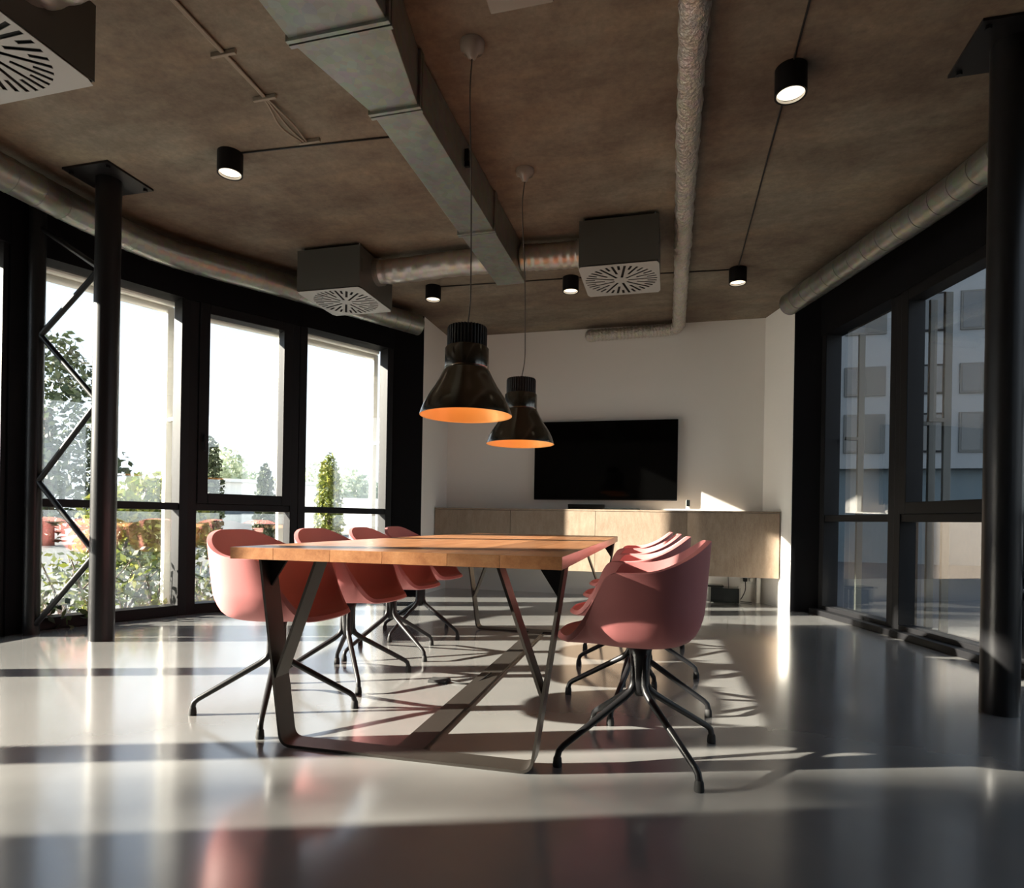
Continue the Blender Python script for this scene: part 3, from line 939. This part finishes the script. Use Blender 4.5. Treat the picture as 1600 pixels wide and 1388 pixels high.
def shell_mesh():
    bm = nb()
    N = 72
    z0 = 0.436
    def ring_params(a):
        c, s = math.cos(a), math.sin(a)
        deg = abs(math.degrees(math.atan2(s, c)))
        e = 0.82
        xr = spw(c, e) * (0.290 if c > 0 else 0.222)
        yr = spw(s, e) * 0.278
        xb = spw(c, e) * (0.282 if c > 0 else 0.200)
        yb = spw(s, e) * 0.245
        # rim height: low at the front, arms, back
        h = z0 + 0.012
        h += (0.685 - z0 - 0.012) * ss(deg, 34, 74)
        h += (0.790 - 0.685) * ss(deg, 84, 172)
        # the arm front leans back: pull the rim inwards where it rises
        k = ss(deg, 30, 60) * (1 - ss(deg, 60, 95))
        xr -= 0.035 * k
        return (xb, yb), (xr, yr), h
    prof_n = 9
    rings = [[] for _ in range(prof_n + 3)]
    centre = bm.verts.new((0.0, 0, z0 - 0.007))
    for i in range(N):
        a = 2 * math.pi * i / N
        (xb, yb), (xr, yr), h = ring_params(a)
        H_ = h - z0
        c1 = min(0.026, H_ * 0.35); c2 = min(0.085, H_ * 0.6)
        pts = [(0.30, 0.30, -0.006), (0.56, 0.56, -0.003), (0.76, 0.76, c1 * 0.25)]
        out = [(xb * p[0], yb * p[1], z0 + p[2]) for p in pts]
        out.append((xb * 0.905, yb * 0.905, z0 + c1))
        out.append((xb * 1.01, yb * 1.01, z0 + c2))
        for k in range(1, 8):
            t = k / 7
            z = z0 + c2 + (H_ - c2) * t
            tt = t ** 0.9
            out.append((xb * 1.01 + (xr - xb * 1.01) * tt, yb * 1.01 + (yr - yb * 1.01) * tt, z))
        for k, p in enumerate(out):
            rings[k].append(bm.verts.new(p))
    for i in range(N):
        bm.faces.new((centre, rings[0][i], rings[0][(i + 1) % N]))
    for r0, r1 in zip(rings, rings[1:]):
        for i in range(N):
            j = (i + 1) % N
            bm.faces.new((r0[i], r1[i], r1[j], r0[j]))
    bmesh.ops.recalc_face_normals(bm, faces=bm.faces)
    me = bpy.data.meshes.new('shell')
    # make sure normals face up / inwards
    up = sum(f.normal.z for f in bm.faces if f.calc_center_median().z < 0.43)
    if up < 0:
        bmesh.ops.reverse_faces(bm, faces=bm.faces)
    bm.to_mesh(me); bm.free()
    return me

chair_meshes = {}
def make_chair_meshes():
    chair_meshes['shell'] = shell_mesh()
    b = nb()
    # hub: a short post gathering the four tubes under the seat
    tube(b, [(0, 0, 0.215), (0, 0, 0.235), (0, 0, 0.30), (0, 0, 0.36), (0, 0, 0.414)], [0.016, 0.030, 0.033, 0.037, 0.048], 24)
    me = bpy.data.meshes.new('hub'); bmesh.ops.recalc_face_normals(b, faces=b.faces); b.to_mesh(me); b.free(); chair_meshes['hub'] = me
    b = nb()
    p = [(0.026, 0, 0.402), (0.026, 0, 0.30), (0.028, 0, 0.258), (0.040, 0, 0.234), (0.065, 0, 0.214), (0.20, 0, 0.134), (0.312, 0, 0.068), (0.328, 0, 0.054), (0.333, 0, 0.036), (0.334, 0, 0.018)]
    tube(b, p, [0.0135] * 5 + [0.0125, 0.0115, 0.0115, 0.0115, 0.0115], 14)
    me = bpy.data.meshes.new('leg'); bmesh.ops.recalc_face_normals(b, faces=b.faces); b.to_mesh(me); b.free(); chair_meshes['leg'] = me
    b = nb()
    tube(b, [(0.333, 0, 0.034), (0.334, 0, 0.028), (0.334, 0, 0.006), (0.334, 0, 0.0)], [0.0125, 0.0145, 0.0165, 0.0155], 16)
    me = bpy.data.meshes.new('foot'); bmesh.ops.recalc_face_normals(b, faces=b.faces); b.to_mesh(me); b.free(); chair_meshes['foot'] = me
make_chair_meshes()

def chair(x, y, face, base, label):
    t = thing('tub_chair', label, 'chair', (x, y, 0), 'pink tub chairs around the table')
    s = obj('shell', chair_meshes['shell'], M['pink'], t, smooth=True)
    s.rotation_euler.z = R(face)
    md = s.modifiers.new('solid', 'SOLIDIFY'); md.thickness = 0.020; md.offset = -1
    md = s.modifiers.new('bev', 'BEVEL'); md.width = 0.006; md.segments = 2; md.limit_method = 'ANGLE'; md.angle_limit = R(50)
    md = s.modifiers.new('sub', 'SUBSURF'); md.levels = 1; md.render_levels = 1
    h = obj('hub', chair_meshes['hub'], M['steel'], t, smooth=True)
    for k in range(4):
        l = obj('leg', chair_meshes['leg'], M['steel'], t, smooth=True)
        l.rotation_euler.z = R(base + 90 * k)
        f = obj('foot', chair_meshes['foot'], M['tyre'], l, smooth=True, angle=50)
chair(-1.653, 2.335, 3, 26, 'pink tub chair nearest the camera on the window side of the table')
chair(-1.653, 2.942, 0, 39, 'second pink tub chair from the camera on the window side')
chair(-1.701, 3.568, 2, -28, 'third pink tub chair from the camera on the window side')
chair(-1.768, 4.195, 0, -15, 'farthest pink tub chair on the window side of the table')
chair(-0.100, 2.305, 180, 37, 'large pink tub chair nearest the camera on the right side of the table')
chair(-0.150, 2.917, 178, -14, 'second pink tub chair from the camera on the right side of the table')
chair(-0.181, 3.568, 181, -8, 'third pink tub chair from the camera on the right side')
chair(-0.225, 4.200, 180, 20, 'farthest pink tub chair on the right side of the table')

# ================================================================== sideboard, television and small things
SY = 6.75
t = thing('sideboard', 'long wall-hung pale oak sideboard under the television', 'sideboard', (-0.82, SY + 0.2, 0.30))
b = nb(); prism(b, [(-2.68, SY + 0.022), (1.06, SY + 0.022), (0.955, BACK - 0.001), (-2.68, BACK - 0.001)], 0.305, 0.965)
obj('carcass', b, M['veneer'], t)
b = nb(); prism(b, [(-2.685, SY), (1.08, SY), (0.957, BACK - 0.001), (-2.685, BACK - 0.001)], 0.967, 0.985)
obj('top_panel', b, M['veneer'], t, bevel=0.001)
xs = [-2.683, -1.765, -0.80, 0.165, 1.078]
for a, c in zip(xs, xs[1:]):
    obj('door', boxbm(a + 0.002, c - 0.002, SY, SY + 0.020, 0.30, 0.963), M['veneer'], t, bevel=0.001)

t = thing('television', 'large black flat screen television on the back wall', 'television', (-0.75, 7.05, 1.098))
obj('housing', boxbm(-1.565, 0.064, 7.055, 7.095, 1.098, 2.007), M['black'], t, bevel=0.006)
obj('screen', boxbm(-1.557, 0.056, 7.050, 7.056, 1.112, 1.999), M['screen'], t)
obj('wall_mount', boxbm(-1.0, -0.5, 7.095, BACK - 0.001, 1.35, 1.75), M['black'], t)
t = thing('sound_bar', 'low black sound bar on the sideboard below the television', 'speaker', (-0.75, 6.93, 0.985))
obj('bar_body', boxbm(-1.135, -0.33, 6.90, 6.98, 0.986, 1.004), M['gloss'], t, bevel=0.004)
obj('control_unit', boxbm(-1.135, -0.72, 6.905, 6.975, 1.005, 1.045), M['gloss'], t, bevel=0.004)
t = thing('cordless_handset', 'small black and silver handset standing on the sideboard', 'phone', (0.178, 6.92, 0.985))
obj('cradle', boxbm(0.150, 0.206, 6.89, 6.95, 0.986, 1.006), M['whiteplastic'], t, bevel=0.004)
obj('handset', boxbm(0.158, 0.198, 6.905, 6.93, 1.006, 1.105), M['whiteplastic'], t, bevel=0.006)
obj('display', boxbm(0.159, 0.197, 6.899, 6.906, 1.035, 1.104), M['gloss'], t)

t = thing('subwoofer_box', 'glossy black box with metal edges on the floor under the sideboard', 'box', (0.57, 6.98, 0))
obj('cabinet', boxbm(0.425, 0.715, 6.90, 7.12, 0.012, 0.165), M['gloss'], t, bevel=0.004)
for x in (0.415, 0.715):
    b = nb(); box(b, x, x + 0.012, 6.888, 6.90, 0.0, 0.172); box(b, x, x + 0.012, 7.11, 7.122, 0.0, 0.172)
    obj('corner_strip', b, M['chrome'], t)
obj('top_plate', boxbm(0.33, 0.56, 6.92, 7.10, 0.173, 0.190), M['gloss'], t, bevel=0.003)
t = thing('wall_socket', 'white wall socket with plugs under the right end of the sideboard', 'socket', (0.80, 7.14, 0.24))
obj('socket_plate', boxbm(0.755, 0.90, 7.138, 7.149, 0.20, 0.285), M['whiteplastic'], t, bevel=0.003)
obj('plug', boxbm(0.775, 0.815, 7.10, 7.138, 0.225, 0.265), M['tyre'], t, bevel=0.006)
obj('plug', boxbm(0.84, 0.88, 7.105, 7.138, 0.225, 0.265), M['whiteplastic'], t, bevel=0.006)
conduit('power_cable', smooth_path([(0.795, 7.095, 0.235), (0.79, 7.06, 0.13), (0.74, 7.05, 0.03), (0.70, 7.06, 0.012), (0.69, 7.085, 0.012)], 6), 0.005, M['blackcable'], 'black power cable from the socket to the black box')
conduit('power_cable', smooth_path([(0.62, 7.13, 0.30), (0.63, 7.13, 0.15), (0.66, 7.11, 0.06), (0.74, 7.09, 0.012), (0.86, 7.05, 0.01)], 6), 0.004, M['blackcable'], 'thin dark cable hanging from under the sideboard to the floor')
b = nb(); box(b, 0.905, 0.945, 7.06, 7.148, 0.0, 0.30)
tag(obj('cable_trunking', b, M['whiteplastic'], bevel=0.003), 'white vertical cable trunking in the corner under the sideboard', 'trunking')
t = thing('floor_socket', 'small black floor socket with cable under the table', 'socket', (-1.16, 3.02, 0))
obj('lid', boxbm(-1.21, -1.11, 2.98, 3.06, 0.0, 0.012), M['tyre'], t, bevel=0.003)
b = nb(); tube(b, smooth_path([(-1.11, 3.02, 0.008), (-1.02, 3.0, 0.006), (-0.96, 3.05, 0.006), (-0.93, 3.2, 0.02)], 6), 0.004, 8)
obj('cable', b, M['blackcable'], t, smooth=True)

# ================================================================== outside
struct(obj('ground', boxbm(-90, 60, -60, 120, -0.5, -0.12), M['paving']), 'grey paving outside the windows', 'ground')

struct(obj('yard', boxbm(1.3, 40, -40, 60, -0.13, -0.11), M['asphalt']), 'dark asphalt yard outside the right windows', 'ground')

def leaves_mesh(name, blobs, n, size, seed):
    """one mesh of small leaf quads spread through the blobs (cx,cy,cz,rx,ry,rz)"""
    r = np.random.default_rng(seed)
    vol = np.array([bl[3] * bl[4] * bl[5] for bl in blobs]); vol = vol ** 0.7; vol /= vol.sum()
    idx = r.choice(len(blobs), n, p=vol)
    B = np.array(blobs)[idx]
    d = r.normal(size=(n, 3)); d /= np.linalg.norm(d, axis=1)[:, None]
    rad = r.uniform(0.35, 1.0, n) ** 0.6
    cen = B[:, :3] + d * rad[:, None] * B[:, 3:]
    a = r.normal(size=(n, 3)); a /= np.linalg.norm(a, axis=1)[:, None]
    c = np.cross(a, r.normal(size=(n, 3))); c /= np.linalg.norm(c, axis=1)[:, None]
    s = size * r.uniform(0.6, 1.4, n)[:, None]
    V = np.stack([cen - a * s, cen + c * s * 0.5, cen + a * s, cen - c * s * 0.5], 1).reshape(-1, 3)
    F = np.arange(4 * n).reshape(-1, 4)
    me = bpy.data.meshes.new(name)
    me.vertices.add(4 * n); me.vertices.foreach_set('co', V.astype(np.float32).ravel())
    me.loops.add(4 * n); me.loops.foreach_set('vertex_index', F.astype(np.int32).ravel())
    me.polygons.add(n); me.polygons.foreach_set('loop_start', np.arange(0, 4 * n, 4, dtype=np.int32))
    me.polygons.foreach_set('loop_total', np.full(n, 4, dtype=np.int32))
    me.update()
    return me

def plant(name, x, y, blobs, n, size, mat, label, cat, seed, group=None, trunk=(0.06, 1.0), z=-0.12, stems=None):
    t = thing(name, label, cat, (x, y, z), group)
    me = leaves_mesh('foliage', [(q[0] - x, q[1] - y, q[2] - z) + tuple(q[3:]) for q in blobs], n, size, seed)
    f = obj('foliage', me, mat, t)
    f['kind'] = 'stuff'
    b = nb()
    if stems:
        for (dx, dy, hz) in stems:
            tube(b, [(x, y, z), (x + dx * 0.4, y + dy * 0.4, z + hz * 0.55), (x + dx, y + dy, z + hz)], [trunk[0], trunk[0] * 0.7, trunk[0] * 0.3], 8)
        obj('stems', b, M['bark'], t, smooth=True)
    else:
        tube(b, [(x, y, z), (x, y, z + trunk[1] * 0.5), (x, y, z + trunk[1])], [trunk[0], trunk[0] * 0.8, trunk[0] * 0.5], 10)
        obj('trunk', b, M['bark'], t, smooth=True)
    return t

def at(px, dist):
    """plan position seen at picture column px, at this distance from the camera"""
    a = math.atan((px - 800) / FPX) - YAW
    return dist * math.sin(a), dist * math.cos(a)
def hz(py, px, dist):
    a = math.atan((px - 800) / FPX)
    return CAMH + (Y0 + ROLL * (px - 800) - py) / FPX * dist * math.cos(a)

# dark tree on the left
x, y = -17.6, 13.9
plant('broad_tree', x, y, [(x, y, 3.2, 1.7, 1.7, 2.9), (x + 0.6, y, 1.7, 1.9, 1.9, 1.7), (x - 1.2, y - 0.4, 2.0, 1.8, 1.8, 2.0), (x + 0.2, y, 5.0, 0.9, 0.9, 1.3)], 5200, 0.11, M['leaf_dark'],
      'tall dark green tree seen past the left lattice column', 'tree', 1, trunk=(0.22, 4))
sh = [(208, 13.0, 748, 1.1), (238, 12.0, 735, 1.0), (268, 12.5, 742, 1.1), (190, 11.0, 762, 0.9)]
ylab = ['yellow green bush seen between the lattice column and the white rail, middle one', 'tallest yellow green bush left of the white guide rail',
        'yellow green bush touching the white guide rail', 'low yellow green bush right behind the lattice column']
for k, (px, dist, top, rx) in enumerate(sh):
    x, y = at(px, dist); zt = hz(top, px, dist)
    plant('garden_bush', x, y, [(x, y, zt - 0.75, rx * 0.6, rx * 0.6, 0.75), (x, y, zt * 0.4, rx * 0.7, rx * 0.7, 0.8)], 1300, 0.075, M['leaf_yellow'], ylab[k], 'bush', 20 + k, 'yellow green bushes in the garden',
          trunk=(0.03, 1.2), stems=[(0.2, 0.1, 1.3), (-0.2, 0.1, 1.2), (0.05, -0.2, 1.4)])
# slim columnar trees
cl = [(326, 15.0, 683, 0.30, 'leaf_dark', 'slim columnar tree at the left edge of the opening sash'),
      (414, 17.0, 728, 0.27, 'leaf_dark', 'slim dark columnar tree in the right half of the opening sash'),
      (514, 15.5, 712, 0.33, 'leaf_yellow', 'slim yellow green columnar tree in the window beside the black pier')]
for k, (px, dist, top, rr, mt, lb) in enumerate(cl):
    x, y = at(px, dist); zt = hz(top, px, dist)
    plant('columnar_tree', x, y, [(x, y, zt * 0.5, rr, rr, zt * 0.5), (x, y, zt * 0.3, rr * 1.1, rr * 1.1, zt * 0.35), (x, y, zt * 0.75, rr * 0.7, rr * 0.7, zt * 0.28)], 2200, 0.06, M[mt], lb, 'tree', 40 + k, 'slim columnar trees', trunk=(0.06, zt * 0.7))
# hazy tree line
tl = [(345, 42, 695, 1.8), (372, 48, 722, 2.2), (402, 54, 738, 2.6), (436, 47, 742, 2.3), (468, 55, 735, 2.6), (495, 47, 722, 2.2), (540, 41, 728, 1.9), (566, 47, 742, 2.0), (590, 53, 760, 1.8), (230, 44, 738, 2.7), (282, 52, 742, 2.9)]
names = ['first', 'second', 'third', 'fourth', 'fifth', 'sixth', 'seventh', 'eighth', 'ninth']
for k, (px, dist, top, rr) in enumerate(tl):
    x, y = at(px, dist); zt = hz(top, px, dist)
    lb = ('%s hazy pale tree of the far tree line, counted from the opening sash' % names[k]) if k < 9 else ('hazy pale tree far behind the %s yellow green bushes' % ('left' if k == 9 else 'right'))
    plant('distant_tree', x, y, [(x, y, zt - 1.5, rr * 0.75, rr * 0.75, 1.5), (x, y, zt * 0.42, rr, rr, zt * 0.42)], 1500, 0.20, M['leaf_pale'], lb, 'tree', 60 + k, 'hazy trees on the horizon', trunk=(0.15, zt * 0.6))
# leafy shrubs close to the glass
near = [(100, 6.6, 858, 0.55), (140, 6.3, 850, 0.5), (196, 6.9, 858, 0.55), (245, 6.8, 858, 0.6), (90, 5.9, 925, 0.35), (250, 6.3, 930, 0.25), (312, 7.6, 862, 0.4), (312, 7.0, 905, 0.3), (222, 7.8, 880, 0.5)]
nl = ['green shrub low outside the tall window, under the leftmost reflected chair', 'bright yellow green shrub left of the lattice column behind the lowest braces',
      'shrub just right of the lattice column outside the glass', 'leafy shrub left of the white guide rail outside the glass', 'small low plant at the bottom left of the tall window',
      'tiny yellow green plant low beside the white guide rail', 'upper green shrub left of the nearest chair, outside', 'lower green shrub left of the nearest chair, outside', 'dark green shrub behind the leafy shrubs outside the tall window']
for k, (px, dist, top, rr) in enumerate(near):
    x, y = at(px, dist); zt = hz(top, px, dist)
    mt = M['leaf_mid'] if k not in (1, 5, 7) else M['leaf_yellow']
    hh = max(0.12, (zt + 0.12) / 2)
    plant('garden_shrub', x, y, [(x, y, zt - hh * 0.9, rr, rr, hh), (x + 0.15, y - 0.1, zt - hh, rr * 0.7, rr * 0.7, hh * 0.7)], int(230 * rr / 0.5), 0.036, mt, nl[k], 'shrub', 90 + k, 'shrubs close to the left windows',
          trunk=(0.014, 0.5), stems=[(rr * 0.7, 0.1, zt), (-rr * 0.7, 0.1, zt), (0.1, -rr * 0.5, zt * 1.05), (-0.1, rr * 0.4, zt)])

x, y = -21.5, -6.6  # out of view; crown shaped to dapple and soften sun on the near floor
plant('tall_tree', x, y, [(x, y, 9.3, 1.5, 1.1, 1.4), (x, y, 9.2, 1.4, 1.1, 1.4), (x, y + 0.2, 7.8, 1.0, 0.55, 0.7)], 1300, 0.12, M['leaf_mid'], 'tall loose unseen tree far left outside, shading the nearest windows', 'tree', 140, trunk=(0.12, 9.0))
# low white building and a parked car in the yard
x, y = at(395, 33.0)
t = thing('low_building', 'low white building with flat roof beyond the car park', 'building', (x, y, -0.12))
ang = math.atan2(y, x)
f = Facet((x - 4.2, y - 3.2), (x + 2.2, y + 2.2), (0, 0))
obj('walls', f.bm(0, f.L, -6, 0, -0.12, 2.5), M['paleroof'], t)
obj('roof_slab', f.bm(-0.2, f.L + 0.2, -6.2, 0.2, 2.5, 2.65), M['paleroof'], t)
for k in range(4):
    s0 = 1.0 + k * 2.3
    wv = obj('window', f.bm(s0, s0 + 1.2, -0.02, 0.03, 0.7, 1.7), M['alu'], t)
    obj('pane', f.bm(s0 + 0.06, s0 + 1.14, 0.03, 0.035, 0.76, 1.64), M['winglass'], wv)

def car(x, y, rot, label):
    t = thing('parked_car', label, 'car', (x, y, -0.12))
    prof = [(-2.1, 0.35), (-2.12, 0.62), (-2.0, 0.85), (-1.2, 0.95), (-0.55, 1.38), (0.75, 1.42), (1.55, 1.0), (2.05, 0.92), (2.12, 0.6), (2.08, 0.35)]
    b = nb()
    cr, sr = math.cos(rot), math.sin(rot)
    def W(u, v, z):
        return (x + u * cr - v * sr, y + u * sr + v * cr, z - 0.12)
    rings = []
    for v, sc in ((-0.88, 0.94), (-0.80, 1.0), (0.80, 1.0), (0.88, 0.94)):
        rg = []
        for u_, z_ in prof:
            inn = 0.0
            if z_ > 1.1:
                inn = 0.18
            vv = math.copysign(abs(v) - inn, v)
            rg.append(b.verts.new(W(u_ * (0.985 if sc < 1 else 1), vv, z_ if sc == 1 else z_ - 0.04 * (z_ > 0.5))))
        rings.append(rg)
    n = len(prof)
    for r0, r1 in zip(rings, rings[1:]):
        for k in range(n):
            j = (k + 1) % n
            b.faces.new((r0[k], r0[j], r1[j], r1[k]))
    b.faces.new(rings[0][::-1]); b.faces.new(rings[-1])
    obj('body', b, M['carpaint'], t, smooth=True, bevel=0.05, angle=35)
    for sg in (-1, 1):
        b = nb(); 
        pts = [(-1.05, 0.98), (-0.52, 1.30), (0.70, 1.33), (1.30, 1.02)]
        lo = [b.verts.new(W(u_, sg * (0.905 - (z_ - 0.95) * 0.52), z_)) for u_, z_ in pts]
        hi = [b.verts.new(W(u_, sg * (0.86 - (z_ - 0.95) * 0.52), z_)) for u_, z_ in pts]
        b.faces.new(lo); b.faces.new(hi[::-1])
        for k in range(4):
            j = (k + 1) % 4
            b.faces.new((lo[k], lo[j], hi[j], hi[k]))
        obj('side_window', b, M['winglass'], t)
        for u_ in (-1.3, 1.32):
            b = nb(); tube(b, [W(u_, sg * 0.72, 0.32), W(u_, sg * 0.90, 0.32)], 0.32, 24)
            wh = obj('wheel', b, M['tyre'], t, smooth=True, angle=40)
            b = nb(); tube(b, [W(u_, sg * 0.89, 0.32), W(u_, sg * 0.91, 0.32)], 0.2, 16)
            obj('hub_cap', b, M['chrome'], wh, smooth=True, angle=40)
x, y = at(340, 22.0)
car(x, y, R(35), 'silver blue parked car outside, just above the nearest chair')
x, y = at(555, 19.5)
b = nb()
t = thing('white_van', 'white delivery van outside beside the black pier, above the far chairs', 'van', (x, y, -0.12))
f = Facet((x - 1.2, y - 1.4), (x + 1.7, y + 1.9), (0, 0))
obj('cargo_body', f.bm(0.0, f.L, -1.9, 0, 0.3, 1.45), M['vanwhite'], t, bevel=0.06)
obj('cab', f.bm(f.L - 0.05, f.L + 0.9, -1.85, -0.05, 0.3, 1.1), M['vanwhite'], t, bevel=0.12)
for s in (0.7, f.L + 0.3):
    b = nb(); tube(b, [f.pt(s, -0.25, 0.2), f.pt(s, 0.02, 0.2)], 0.32, 20); obj('wheel', b, M['tyre'], t, smooth=True, angle=40)

# building across the yard, seen through the right windows
FY = 18.0
t = thing('office_building', 'white office building with rows of windows across the yard on the right', 'building', (7.5, FY, -0.12))
rows = [(2.78, 3.80), (4.28, 5.05), (5.9, 6.9), (7.6, 8.6)]
b = nb()
box(b, 1.2, 26, FY, FY + 8, 2.42, 11)
obj('upper_walls', b, M['facade'], t)
obj('ground_floor', boxbm(1.4, 25.8, FY + 0.12, FY + 8, -0.12, 2.42), M['bluewall'], t)
obj('ledge', boxbm(1.2, 26, FY - 0.10, FY + 0.05, 2.36, 2.46), M['facade'], t)
for (z0, z1) in rows:
    for k in range(13):
        x0 = 1.75 + 1.33 * k
        wv = obj('window', boxbm(x0, x0 + 0.98, FY - 0.03, FY + 0.02, z0, z1), M['blind'] if k % 3 else M['black'], t)
        obj('pane', boxbm(x0 + 0.05, x0 + 0.46, FY - 0.036, FY - 0.028, z0 + 0.05, z1 - 0.05), M['winglass'], wv)
        obj('pane', boxbm(x0 + 0.52, x0 + 0.93, FY - 0.036, FY - 0.028, z0 + 0.05, z1 - 0.05), M['winglass'] if k % 2 else M['blind'], wv)
